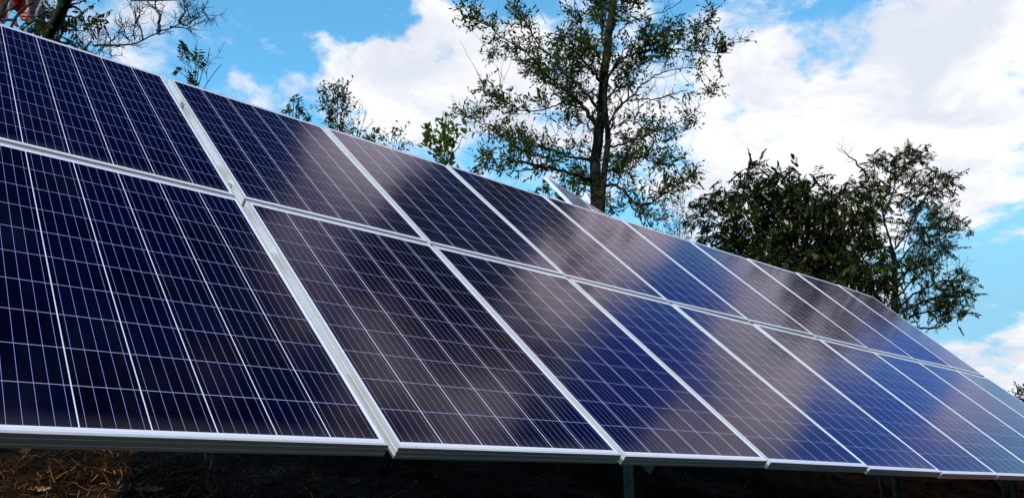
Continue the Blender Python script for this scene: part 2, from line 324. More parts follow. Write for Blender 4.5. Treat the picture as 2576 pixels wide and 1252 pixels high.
ORD = ['first', 'second', 'third', 'fourth', 'fifth', 'sixth', 'seventh', 'eighth', 'ninth', 'tenth']
LOOK = {(0, 0): 'large black navy solar panel nearest the camera, in the lower row at bottom left',
        (1, 0): 'near black solar panel in the upper row at top left, under the leaning tree',
        (0, 9): 'pale blue solar panel closing the lower row at the far right end',
        (1, 9): 'pale grey blue solar panel closing the upper row at the far right end'}
HINT = {(0, 1): 'dark purplish', (0, 2): 'brownish grey', (0, 3): 'grey and navy', (0, 4): 'deep blue', (0, 5): 'grey lilac', (0, 6): 'bright blue', (0, 7): 'mid blue', (0, 8): 'light blue',
        (1, 1): 'navy to lilac', (1, 2): 'violet grey', (1, 3): 'black streaked', (1, 4): 'dark brown streaked', (1, 5): 'violet blue', (1, 6): 'clear blue', (1, 7): 'silvery grey', (1, 8): 'dark streaked grey'}
proto = make_panel(); first = True
for row, k, x, y, z, a, b, c in PANELS:
    o = proto if first else copy_tree(proto); first = False
    if (row, k) == (0, 1) or (row, k) == (1, 1): x += 0.006
    if (row, k) in ((0, 0), (1, 0)): x -= 0.002
    sh = 0.005 if row else -0.004; y += sh * 0.746; z += sh * 0.666
    o.location = (x, y, z); o.rotation_euler = (a, b, c)
    lab = LOOK.get((row, k)) or f"{HINT[(row, k)]} solar panel, {ORD[k]} from the left in the {'upper' if row else 'lower'} row"
    tag(o, lab, 'solar panel', 'solar panels of the long two row array')
TILT = R(41.74); ct, st = math.cos(TILT), math.sin(TILT)
def slope_pt(x, v, n): return Vector((x, v * ct - n * st, 1.5 + v * st + n * ct))
ROT = Euler((TILT, 0, 0)).to_matrix()

# ------------------------------------------------------------------ mounting rack
def tube_bm(bm, a, b, r, seg=14):
    a, b = Vector(a), Vector(b); d = b - a; q = d.to_track_quat('Z', 'Y').to_matrix().to_4x4()
    bmesh.ops.create_cone(bm, cap_ends=True, segments=seg, radius1=r, radius2=r, depth=d.length, matrix=Matrix.Translation((a + b) / 2) @ q)
POSTX = (-0.9, 2.455, 5.065, 7.29)
rack = empty('mounting_rack', (5, 0.6, 1.3))
tag(rack, 'grey steel rack of posts, braces and rails carrying the two row panel array', 'rack')
def rpart(name, bm, mat):
    o = bm_obj(name, bm, mat); o.parent = rack; o.matrix_parent_inverse = Matrix.Translation(rack.location).inverted(); return o
for v, x1, mt in ((0.42, 10.15, 'rail'), (1.22, 10.15, 'rail'), (1.65, 10.24, 'rail'), (2.10, 10.15, 'rail'), (2.90, 10.15, 'rail')):
    bm = bmesh.new(); w = 0.05 if v != 1.65 else 0.045; n = -0.078 if v != 1.65 else -0.071
    box_bm(bm, slope_pt((-0.05 + x1) / 2, v, n), (x1 + 0.05, w, 0.045 if v != 1.65 else 0.05), ROT); rpart('purlin', bm, M[mt])
for px_ in POSTX:
    bm = bmesh.new(); box_bm(bm, slope_pt(px_, 1.65, -0.134), (0.05, 3.1, 0.065), ROT); rpart('rafter', bm, M['galv'])
    for y_, xo in ((0.30, 0.0), (1.85, 0.0)):
        v = (y_ - 0.134 * st) / ct; top = slope_pt(px_, v, -0.17)
        gz = float(terrain(px_, y_)) - 0.3
        bm = bmesh.new()
        if px_ < 3:    # square post with a clamp plate
            box_bm(bm, (px_, y_, (gz + top.z - .02) / 2), (0.056, 0.056, top.z - gz - .02)); bmesh.ops.bevel(bm, geom=bm.edges[:], offset=0.004, segments=2); rpart('post', bm, M['galv'])
        else:
            tube_bm(bm, (px_, y_, gz), (px_, y_, top.z - 0.01), 0.027); rpart('post', bm, M['galv'])
            bm = bmesh.new(); tube_bm(bm, (px_ - 0.10, y_ + 0.05, gz), (px_ - 0.10, y_ + 0.05, top.z), 0.013); rpart('stay', bm, M['galv'])
        for sg in (-1, 1):
            bm = bmesh.new(); box_bm(bm, (px_ + sg * 0.035, y_, top.z - 0.01), (0.006, 0.10, 0.12)); rpart('bracket', bm, M['galv'])
        for dz in (-0.05, 0.03):
            bm = bmesh.new(); tube_bm(bm, (px_ - 0.055, y_, top.z + dz), (px_ + 0.055, y_, top.z + dz), 0.008, 6); rpart('bolt', bm, M['alu'])
    if px_ > 7:
        bm = bmesh.new(); tube_bm(bm, (px_ + 0.42, 0.32, float(terrain(px_, .3)) - 0.12), (px_ - 0.55, 0.62, 1.83), 0.022); rpart('brace', bm, M['galv'])
for row, k in [(r_, k_) for r_ in (0, 1) for k_ in range(1, 4)]:      # clamps between neighbours
    for v in ((0.42, 1.22) if row == 0 else (1.86, 2.90)):
        bm = bmesh.new(); box_bm(bm, slope_pt(k * 1.015 + 0.001, v, -0.034), (0.012, 0.04, 0.03), ROT); rpart('clamp', bm, M['alu'])

# ------------------------------------------------------------------ second array behind the tall tree
def bg_array():
    az = R(74); T = R(50); r = Vector((math.sin(az), math.cos(az), 0)); h = Vector((-r.y, r.x, 0)); s = h * math.cos(T) + Vector((0, 0, math.sin(T))); n = r.cross(s)
    tl = Vector(P(1373, 443, 9.8)); rot = Matrix((r, s, n)).transposed()
    labs = ['pale panel edge rising left of the tall tree trunk behind the main array', 'pale panel partly hidden by the tall tree trunk behind the main array']
    for i in range(2):
        o = copy_tree(proto); org = tl - s * 1.64 + r * (0.496 + 1.012 * i)
        o.location = org; o.rotation_euler = rot.to_euler()
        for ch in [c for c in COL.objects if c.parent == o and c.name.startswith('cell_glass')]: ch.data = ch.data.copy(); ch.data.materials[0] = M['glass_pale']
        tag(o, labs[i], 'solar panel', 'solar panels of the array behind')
    rk = empty('mounting_rack', tl - s * 1.64); tag(rk, 'thin grey steel stand under the array behind the tall tree', 'rack')
    inv = Matrix.Translation(rk.location).inverted()
    for xx in (0.35, 1.7):
        for v in (0.3, 1.3):
            a = tl - s * (1.64 - v) + r * xx - n * 0.06; bm = bmesh.new(); tube_bm(bm, (a.x, a.y, float(terrain(a.x, a.y)) - 0.2), a, 0.03)
            o = bm_obj('post', bm, M['galv'], rk); o.matrix_parent_inverse = inv
    for v in (0.35, 1.3):
        bm = bmesh.new(); c = tl - s * (1.64 - v) + r * 1.0 - n * 0.062; box_bm(bm, c, (2.1, 0.05, 0.04), rot); o = bm_obj('purlin', bm, M['galv'], rk); o.matrix_parent_inverse = inv
bg_array()

# ------------------------------------------------------------------ vegetation toolkit
class Tubes:
    def __init__(s): s.v = []; s.f = []; s.n = 0
    def add(s, pts, r0, r1, k=5, power=1.0):
        pts = np.asarray(pts, float); n = len(pts)
        tan = np.gradient(pts, axis=0); tan /= (np.linalg.norm(tan, axis=1)[:, None] + 1e-9)
        ref = np.array([0.31, 0.22, 0.92]); ref = ref if abs(tan[0] @ ref) < 0.9 else np.array([0.9, 0.3, 0.1])
        u = np.cross(tan, ref); u /= (np.linalg.norm(u, axis=1)[:, None] + 1e-9); w = np.cross(tan, u)
        a = np.arange(k) * 2 * np.pi / k; t = (np.arange(n) / (n - 1)) ** power; rr = r0 * (1 - t) + r1 * t
        ring = pts[:, None] + rr[:, None, None] * (np.cos(a)[None, :, None] * u[:, None] + np.sin(a)[None, :, None] * w[:, None])
        s.v.append(ring.reshape(-1, 3)); b = s.n
        for i in range(n - 1):
            for j in range(k):
                j2 = (j + 1) % k; s.f.append((b + i * k + j, b + i * k + j2, b + (i + 1) * k + j2, b + (i + 1) * k + j))
        s.f.append(tuple(b + (n - 1) * k + j for j in range(k)))
        s.n += n * k
class Leaves:
    """narrow or heart leaves, each folded along its midrib"""
    def __init__(s, kind='narrow', L=0.08, w=0.38): s.p = []; s.d = []; s.L = []; s.kind = kind; s.len = L; s.w = w
    def add(s, p, d, scale=1.0): s.p.append(p); s.d.append(d); s.L.append(s.len * scale * rng.uniform(0.65, 1.25))
    def mesh(s):
        p = np.array(s.p); d = np.array(s.d); L = np.array(s.L)[:, None]
        d /= np.linalg.norm(d, axis=1)[:, None] + 1e-9
        r = rng.normal(size=d.shape) + np.array([0, 0, .6]); side = np.cross(d, r); side /= np.linalg.norm(side, axis=1)[:, None] + 1e-9
        nn = np.cross(side, d)
        if s.kind == 'heart': prof = [(0.0, 0), (-.06, .30), (.22, .48), (.62, .30), (1.0, 0)]; 
        else: prof = [(0, 0), (.28, .46), (.62, .36), (1.0, 0)]
        V = []; mid = [p, p + d * L * 0.5 - nn * L * 0.02, p + d * L - nn * L * rng.uniform(0.0, .18, (len(p), 1))]
        inner = prof[1:-1]
        base, m_, tip = mid
        for sg in (-1, 1):
            for a, b in inner: V.append(p + d * L * a + sg * side * L * b * s.w * (2.0 if s.kind == 'heart' else 1.0) * .5 * 2 / 1.6 + nn * L * 0.10 - nn * L * .16 * a * a)
        k = len(inner); allv = np.stack([base, m_, tip] + V, 1); nv = allv.shape[1]
        F = []
        lidx = [3 + i for i in range(k)]; ridx = [3 + k + i for i in range(k)]
        tmpl = [[0, 1, 2] + lidx[::-1], [0] + ridx + [2, 1]]
        n = len(p); off = np.arange(n) * nv
        faces = [tuple(int(o) + i for i in t) for o in off for t in tmpl]
        return allv.reshape(-1, 3), faces
def unit(v): v = np.asarray(v, float); return v / (np.linalg.norm(v) + 1e-9)
def smooth_path(pts, n):
    pts = np.asarray(pts, float)
    if len(pts) < 3:
        t = np.linspace(0, 1, n)[:, None]; return pts[0] * (1 - t) + pts[-1] * t
    seg = np.r_[0, np.cumsum(np.linalg.norm(np.diff(pts, axis=0), axis=1))]; t = np.linspace(0, seg[-1], n)
    out = []
    for tt in t:
        i = min(np.searchsorted(seg, tt, 'right') - 1, len(pts) - 2); u = (tt - seg[i]) / (seg[i + 1] - seg[i] + 1e-9)
        p0 = pts[max(i - 1, 0)]; p1 = pts[i]; p2 = pts[i + 1]; p3 = pts[min(i + 2, len(pts) - 1)]
        out.append(0.5 * ((2 * p1) + (-p0 + p2) * u + (2 * p0 - 5 * p1 + 4 * p2 - p3) * u * u + (-p0 + 3 * p1 - 3 * p2 + p3) * u ** 3))
    return np.array(out)
def wander(p, d, L, n=6, bend=0.25, up=0.0):
    pts = [np.array(p, float)]; d = unit(d)
    for i in range(n - 1):
        d = unit(d + rng.normal(0, bend, 3) + np.array([0, 0, up])); pts.append(pts[-1] + d * L / (n - 1))
    return np.array(pts)
def hang_leaves(lv, path, spacing, droop=0.2, spread=0.9, start=0.15, scale=1.0):
    seg = np.linalg.norm(np.diff(path, axis=0), axis=1).sum(); n = max(2, int(seg * (1 - start) / spacing))
    for t in np.linspace(start, 1, n):
        f = t * (len(path) - 1); i = min(int(f), len(path) - 2); p = path[i] + (path[i + 1] - path[i]) * (f - i)
        d = unit(path[i + 1] - path[i]) + rng.normal(0, spread, 3) + np.array([0, 0, -droop])
        lv.add(p + rng.normal(0, 0.004, 3), unit(d), scale)
def pinnate(lv, tb, p, d, L, pairs, droop=0.35):
    path = [np.array(p)]; d = unit(d)
    for i in range(4): d = unit(d + np.array([0, 0, -droop / 4])); path.append(path[-1] + d * L / 4)
    path = np.array(path); tb.add(path, 0.0022, 0.001, 3)
    nrm = unit(np.cross(path[-1] - path[0], [0, 0, 1]) + rng.normal(0, .25, 3))
    for j in range(pairs):
        t = (j + 1) / pairs; f = t * 4; i = min(int(f), 3); q = path[i] + (path[i + 1] - path[i]) * (f - i); ax = unit(path[i + 1] - path[i])
        for sg in (-1, 1): lv.add(q, unit(ax * .55 + sg * nrm * .8 + np.array([0, 0, -.45])), 1.0)
def twigs(tb, lv, path, n2, L2, r2, leafy=1.0, n3=5, L3=0.3, spacing=0.045, up=0.12, start=0.12, bare=0.12, compound=None, droop=0.25, follow=0.5, taper=0.72, spread=0.9, k2=4):
    m = len(path)
    for _ in range(n2):
        t = rng.uniform(start, 1.0); f = t * (m - 1); i = min(int(f), m - 2); p = path[i] + (path[i + 1] - path[i]) * (f - i)
        ax = unit(path[i + 1] - path[i]); side = rng.normal(size=3); side -= ax * (side @ ax); side = unit(side)
        L = L2 * rng.uniform(0.45, 1.2) * (1 - taper * t); w = wander(p, ax * follow + side * 0.85 + np.array([0, 0, up * 2]), L, 6, 0.17, up)
        tb.add(w, r2 * (1 - .5 * t), 0.0022, k2)
        isbare = rng.random() < bare
        if not isbare and leafy > 0 and compound is None: hang_leaves(lv, w, spacing * 1.6 / leafy, droop, spread, 0.3)
        for _ in range(n3):
            u = rng.uniform(0.15, 1.0); f = u * 5; j = min(int(f), 4); q = w[j] + (w[j + 1] - w[j]) * (f - j); a2 = unit(w[j + 1] - w[j])
            s2 = rng.normal(size=3); s2 -= a2 * (s2 @ a2)
            l3 = L3 * rng.uniform(0.4, 1.2); w3 = wander(q, a2 * .7 + unit(s2) * .7, l3, 5, 0.2, up)
            tb.add(w3, max(0.0028, r2 * .4), 0.0015, 3)
            if isbare or leafy <= 0: continue
            if compound:
                for c in range(compound['n']):
                    uu = rng.uniform(.25, 1.0); qq = w3[min(int(uu * 4), 4)]
                    pinnate(lv, tb, qq, unit(unit(w3[-1] - w3[0]) * .6 + rng.normal(0, .55, 3)), compound['L'] * rng.uniform(.7, 1.2), compound['pairs'], compound.get('droop', .4))
            elif rng.random() < leafy: hang_leaves(lv, w3, spacing / min(1, leafy), droop, spread, 0.1)
class Plant:
    def __init__(s, name, label, cat, base, bark, leafmat, kind='narrow', L=0.08, w=0.38, group=None):
        s.name, s.label, s.cat, s.bark, s.leafmat, s.group = name, label, cat, bark, leafmat, group
        s.base = np.array(base, float); s.tb = Tubes(); s.lv = Leaves(kind, L, w)
    def limb(s, pts, r0, r1, n=None, k=6, jit=0.0):
        pa = smooth_path(pts, n or max(6, len(pts) * 4))
        if jit: pa[1:-1] += rng.normal(0, jit, pa[1:-1].shape)
        s.tb.add(pa, r0, r1, k); return pa
    def done(s, trunk='trunk'):
        e = empty(s.name, tuple(s.base)); tag(e, s.label, s.cat, s.group)
        o = link_mesh(trunk, np.concatenate(s.tb.v) - s.base, s.tb.f, M[s.bark], e, True)
        if len(s.lv.p):
            v, f = s.lv.mesh(); link_mesh('crown', v - s.base, f, M[s.leafmat], e)
        return e
def ground_at(p, dz=-0.15): return np.array([p[0], p[1], float(terrain(p[0], p[1])) + dz])

# ------------------------------------------------------------------ the tall tree in the middle
def r3(x, y): return 1086.3 + 0.4593 * x, 0.4593 * y        # close-up measurements -> survey picture
def limb3(D, pts, off=0.0, d0=0.0):
    n = len(pts); out = []
    for i, (x, y) in enumerate(pts): X, Y = r3(x, y); out.append(P(X, Y, D + d0 + off * i / (n - 1)))
    return out
def tall_tree():
    D = 13.0; rt = limb3(D, [(905, 1180), (898, 1050), (895, 900), (912, 760), (928, 640), (940, 450), (962, 250), (985, 60), (1000, -120), (1012, -330), (1020, -560), (1030, -800), (1020, -1020)])
    bot = ground_at(rt[0]); t = Plant('elm_tree', 'tall thick trunked leafy tree rising behind the middle of the panels', 'tree', bot + np.array([0, 0, .15]), 'bark', 'leaf', L=0.080, w=0.62)
    tr = t.limb([bot, (bot + rt[0]) / 2] + rt, 0.125, 0.03, 60, 12, 0.006)
    t.tb.add(smooth_path(limb3(D, [(940, 450), (950, 600), (965, 760), (950, 900), (938, 1010), (925, 1200)], 0, -0.12), 20), 0.035, 0.06, 6)
    spec = [  # points, depth offset at the tip, r0, number of twigs, twig length, leafy
        ([(882, 1005), (820, 965), (700, 935), (580, 905), (480, 888), (380, 872), (260, 868)], -1.2, .060, 34, .50, 1.0),
        ([(600, 910), (520, 932), (400, 932), (300, 925)], -.5, .022, 7, .30, .5),
        ([(905, 700), (860, 640), (830, 590), (760, 520), (640, 450), (560, 400), (500, 360)], 1.0, .075, 40, .50, 1.1),
        ([(835, 600), (790, 582), (700, 570), (620, 598), (500, 608), (420, 590)], -1.3, .030, 22, .42, .9),
        ([(480, 600), (400, 560), (330, 530), (270, 480)], 0.4, .016, 16, .36, 1.0),
        ([(893, 880), (850, 868), (780, 862), (700, 840), (600, 805), (480, 765), (360, 735)], 1.3, .05, 44, .52, 1.1),
        ([(700, 880), (560, 850), (450, 800), (350, 705), (260, 665), (190, 640), (130, 620)], -0.6, .032, 26, .40, .85),
        ([(360, 735), (300, 690), (260, 620)], .6, .015, 10, .3, .8),
        ([(938, 500), (900, 420), (860, 370), (780, 280), (700, 200)], -1.2, .045, 42, .55, 1.1),
        ([(922, 640), (880, 560), (820, 480), (700, 380), (580, 240), (520, 130), (440, 20), (390, -60)], .8, .05, 48, .48, 1.0),
        ([(760, 520), (620, 400), (520, 290), (400, 220), (330, 160), (240, 100), (185, 50)], -.8, .036, 38, .36, .95),
        ([(350, 180), (340, 250), (360, 300)], .3, .012, 8, .3, .9),
        ([(948, 400), (915, 330), (880, 250), (820, 150), (790, 60), (770, -60)], -.9, .035, 26, .45, .7),
        ([(958, 300), (930, 180), (900, 60), (880, -60)], 1.0, .03, 22, .42, .8),
        ([(965, 690), (1020, 590), (1100, 520), (1200, 430), (1300, 390), (1450, 370)], .9, .038, 20, .6, .25),
        ([(1010, 610), (1060, 560), (1130, 545), (1280, 530), (1400, 490)], -1.0, .024, 12, .55, .15),
        ([(945, 480), (970, 420), (1030, 330), (1130, 290), (1250, 270), (1400, 275), (1550, 290), (1640, 292)], -.8, .045, 50, .46, 1.05),
        ([(1230, 272), (1380, 200), (1480, 130), (1540, 70)], .9, .02, 16, .42, .8),
        ([(1400, 275), (1500, 245), (1600, 240), (1740, 225)], .5, .012, 8, .3, .5),
        ([(1130, 290), (1180, 220), (1250, 190), (1340, 200)], .9, .02, 20, .40, 1.1),
        ([(980, 220), (1080, 130), (1180, 85), (1290, 60), (1370, 0)], .3, .020, 3, .5, .1),
        ([(945, 850), (1000, 858), (1050, 855), (1130, 858), (1200, 880), (1290, 895), (1390, 860)], -1.0, .035, 36, .42, .95),
        ([(955, 810), (1060, 785), (1180, 740), (1300, 690), (1430, 640)], 1.0, .034, 34, .46, .85),
        ([(1180, 740), (1250, 780), (1330, 740), (1410, 700)], -.3, .014, 10, .32, .9),
        ([(932, 1015), (980, 1008), (1030, 1020), (1080, 1080), (1150, 1125), (1250, 1080), (1350, 1010), (1440, 950)], -.9, .05, 44, .45, .85),
        ([(1080, 1080), (1110, 1150), (1200, 1190), (1280, 1200)], .6, .02, 14, .45, .6),
        ([(925, 1100), (980, 1130), (1040, 1140)], -.6, .02, 12, .3, .8),
        ([(950, 760), (1000, 690), (1080, 660), (1180, 640)], -.8, .022, 16, .4, .6),
        ([(1440, 370), (1490, 410), (1530, 470), (1540, 520)], .2, .010, 10, .22, .8),
        ([(940, 560), (1010, 480), (1080, 400), (1160, 350)], 1.1, .03, 30, .5, 1.0),
        ([(985, 100), (1040, 40), (1090, -40)], -.9, .022, 26, .42, 1.1),
        ([(980, 150), (930, 60), (905, -60)], .7, .022, 24, .42, 1.1),
        ([(930, 700), (860, 700), (790, 640), (740, 620)], 1.0, .022, 18, .38, .8),
        ([(895, 960), (850, 1000), (800, 1000), (740, 960)], .9, .02, 20, .42, 1.1),
        ([(935, 950), (1010, 930), (1090, 950)], 1.0, .022, 22, .42, 1.0),
    ]
    # limbs in the crown above the edge of the picture
    for i in range(28):
        yy = -90 - i * 33; x0 = 1000 + i; sg = -1 if i % 3 == 0 else 1; ln = (520 if sg < 0 else 980) - i * 14
        spec.append(([(x0, yy), (x0 + sg * ln * .35, yy - 90), (x0 + sg * ln * .7, yy - 170), (x0 + sg * ln, yy - 210)], rng.uniform(-1.8, 1.8), .05, 26, .6, 1.0))
    for pts, off, r0, n, L2, leafy in spec:
        high = pts[0][1] < -80
        pa = t.limb(limb3(D, pts, off), r0 * (.58 if not high else 1), 0.005, None, 6, 0.012)
        twigs(t.tb, t.lv, pa, int(n * 1.0), L2, 0.010, leafy, 5, 0.24 if not high else .36, 0.040 if not high else 0.06, 0.08, 0.15, 0.10 if leafy > .4 else .5, spread=0.75)
    # leafy shoots clothing the trunk and fine bare shoots standing out of the crown
    twigs(t.tb, t.lv, tr[14:46], 95, .42, .008, .9, 4, .2, .055, .12, 0, .15)
    for _ in range(70):
        x, y = rng.uniform(250, 1450), rng.uniform(0, 1000); X, Y = r3(x, y)
        t.tb.add(wander(P(X, Y, D + rng.uniform(-1, 1)), [rng.normal(0, .6), rng.normal(0, .6), 1], rng.uniform(.4, .9), 7, .16, .02), .0045, .0015, 3)
    t.done()
tall_tree()

# ------------------------------------------------------------------ leaning tree at top left, its crown above the picture
def leaning_tree():
    D = 8.5
    def Q(pts, off=0, D=D): return [P(.3066 * x, .3066 * y, D + off * i / max(1, len(pts) - 1)) for i, (x, y) in enumerate(pts)]   # measured on a 2087-wide close-up of the corner
    tp = Q([(385, 330), (430, 240), (480, 140), (530, 30), (590, -110), (650, -280), (700, -470), (730, -700), (740, -950)], -0.6)
    bot = ground_at(tp[0] + (tp[0] - tp[2]) * .6); t = Plant('locust_tree', 'dark leaning tree with oval leaflets at the top left corner', 'tree', bot + np.array([0, 0, .15]), 'bark', 'leaf_dense', L=0.066, w=0.7)
    tr = t.limb([bot, (bot * .4 + tp[0] * .6)] + tp, 0.078, 0.05, 40, 10, 0.004)
    cp = dict(n=2, L=.22, pairs=6, droop=.3)
    near = [([(470, 160), (540, 130), (620, 150), (700, 190)], .5, 13, .32), ([(500, 90), (570, 60), (640, 30), (700, 0)], -.5, 8, .28), ([(440, 230), (400, 200), (360, 190), (330, 200)], .4, 12, .22),
            ([(420, 280), (370, 265), (320, 265), (280, 270)], -.5, 12, .16), ([(480, 130), (420, 60), (380, 0), (360, -50)], .4, 14, .34), ([(460, 180), (520, 200), (600, 210)], .7, 10, .28),
            ([(400, 300), (340, 290), (320, 280)], .2, 8, .22), ([(530, 40), (580, 0), (620, -60)], .3, 12, .3)]
    for pts, off, n, L in near:
        pa = t.limb(Q(pts, off), .016, .004, None, 5, .01); twigs(t.tb, t.lv, pa, int(n * .42), L, .005, 1, 2, .14, compound=cp, bare=.2, k2=3)
    # bare dark twigs between the leaves
    for pts in ([(250, 20), (330, 90), (420, 160)], [(330, 130), (390, 100), (460, 100)], [(390, 310), (430, 330), (520, 350), (600, 380), (655, 415)], [(340, 240), (360, 160), (340, 90)]):
        pa = t.limb(Q(pts, .3), .018, .005, None, 5, .006); twigs(t.tb, t.lv, pa, 12, .25, .005, 0, 3, .12, k2=3)
    # big crown over the frame (the near panels mirror its underside)
    for i in range(60):
        a = rng.uniform(0, 2 * math.pi); f = rng.uniform(.0, 1.0); j = int(20 + f * 19); p = tr[min(j, 39)]
        d = np.array([math.cos(a), math.sin(a) * .8, rng.uniform(.05, .6)]); pa = wander(p, d, rng.uniform(1.6, 2.9), 9, .12, .03)
        rel = pa - CAM; dep = rel @ _F; iy = 626 - FPX * (rel @ _U) / dep; ix = 1288 + FPX * (rel @ _R) / dep
        if dep.min() > 1 and iy.max() < -300:
            t.tb.add(pa, .05, .01, 5); twigs(t.tb, t.lv, pa, 22, .7, .009, 1, 4, .3, compound=dict(n=1, L=.26, pairs=6, droop=.3), bare=.05, k2=3)
    t.done()
leaning_tree()

def bare_tree():
    D = 8.0
    def Q(pts, off=0, d0=0): return [P(.3066 * x, .3066 * y, D + d0 + off * i / max(1, len(pts) - 1)) for i, (x, y) in enumerate(pts)]
    main = Q([(690, 418), (780, 382), (880, 370), (960, 372), (1060, 368), (1150, 340), (1220, 300), (1310, 262), (1400, 232), (1475, 195), (1560, 150), (1630, 110), (1680, 60), (1710, 10)], .5)
    bot = ground_at(main[0] + np.array([-0.4, 0.5, 0])); t = Plant('bare_tree', 'leafless dark branch with many twigs sweeping right below the clouds', 'tree', bot + np.array([0, 0, .15]), 'bark', 'leaf')
    a = t.limb([bot, (bot * .5 + main[0] * .5) + np.array([-.25, .1, 0])] + main, .024, .004, 60, 7, .004)
    subs = [([(1310, 262), (1300, 200), (1320, 140), (1290, 90), (1240, 40), (1210, 5)], .020), ([(1290, 90), (1270, 40), (1290, 0)], .008), ([(1475, 195), (1490, 130), (1520, 70), (1500, 10)], .014),
            ([(1475, 195), (1540, 200), (1580, 170), (1620, 140)], .010), ([(1170, 325), (1160, 250), (1120, 190), (1110, 130), (1080, 60)], .010), ([(1120, 190), (1150, 110), (1140, 60)], .006),
            ([(910, 365), (900, 300), (860, 220), (840, 150)], .008), ([(920, 340), (980, 260), (1010, 200)], .007), ([(1050, 330), (1015, 280), (1020, 210)], .006), ([(1110, 330), (1095, 270), (1120, 215)], .006),
            ([(790, 380), (810, 310), (800, 250)], .006), ([(880, 370), (830, 410), (790, 440)], .006), ([(890, 380), (910, 430), (915, 480)], .006), ([(1400, 232), (1460, 225), (1530, 240), (1600, 190)], .010),
            ([(700, 410), (660, 350), (640, 300), (690, 240)], .008), ([(1560, 150), (1540, 90), (1530, 30)], .008), ([(1660, 90), (1700, 140), (1720, 170)], .005)]
    for pts, r in subs:
        pa = t.limb(Q(pts, rng.uniform(-.5, .5), .2), r, .0025, None, 5, .006); twigs(t.tb, t.lv, pa, 9, .22, .0045, 0, 3, .11, k2=3, up=.1)
    twigs(t.tb, t.lv, a[12:], 45, .24, .005, 0, 3, .12, k2=3, up=.14)
    top = Q([(1060, -10), (1075, 5), (1180, 8), (1300, 5), (1430, -5)], .3); t.limb([a[30] + np.array([0, 0.3, 1.4])] + top[::-1], .016, .006)
    t.done('branch')
bare_tree()

def left_thin_tree():
    D = 6.8
    def Q(pts, off=0, d0=0): return [P(.1225 * x, .1225 * y, D + d0 + off * i / max(1, len(pts) - 1)) for i, (x, y) in enumerate(pts)]
    a = Q([(205, 560), (300, 420), (400, 270), (520, 130), (640, 60), (760, 0), (900, -120)], .3); bot = ground_at(a[0] + (a[0] - a[1]) * 1.5)
    t = Plant('bare_tree', 'thin bare limbs crossing in front of the red cloth at far top left', 'tree', bot + np.array([0, 0, .15]), 'bark', 'leaf')
    t.limb([bot] + a, .028, .009, 24, 7, .004)
    b = t.limb([bot + np.array([-.3, 0, 0])] + Q([(-60, 480), (0, 330), (60, 180), (130, 60), (180, -60)], .2), .032, .018, 20, 6, .004)
    c = t.limb([a[1]] + Q([(0, 400), (120, 270), (260, 180), (400, 90), (520, -20)], .3, .3), .014, .006, 20, 6, .004)
    e = t.limb(Q([(360, 340), (500, 345), (700, 350), (850, 290), (1000, 230)], .3), .006, .003, 16, 5, .004)
    f_ = t.limb(Q([(430, 250), (560, 265), (700, 230)], .2), .006, .003, 10, 5, .004)
    for pa, n in ((b, 6), (c, 9), (e, 6), (f_, 4)): twigs(t.tb, t.lv, pa[len(pa) // 3:], n, .30, .0035, 0, 2, .12, k2=3)
    t.done('branch')
left_thin_tree()

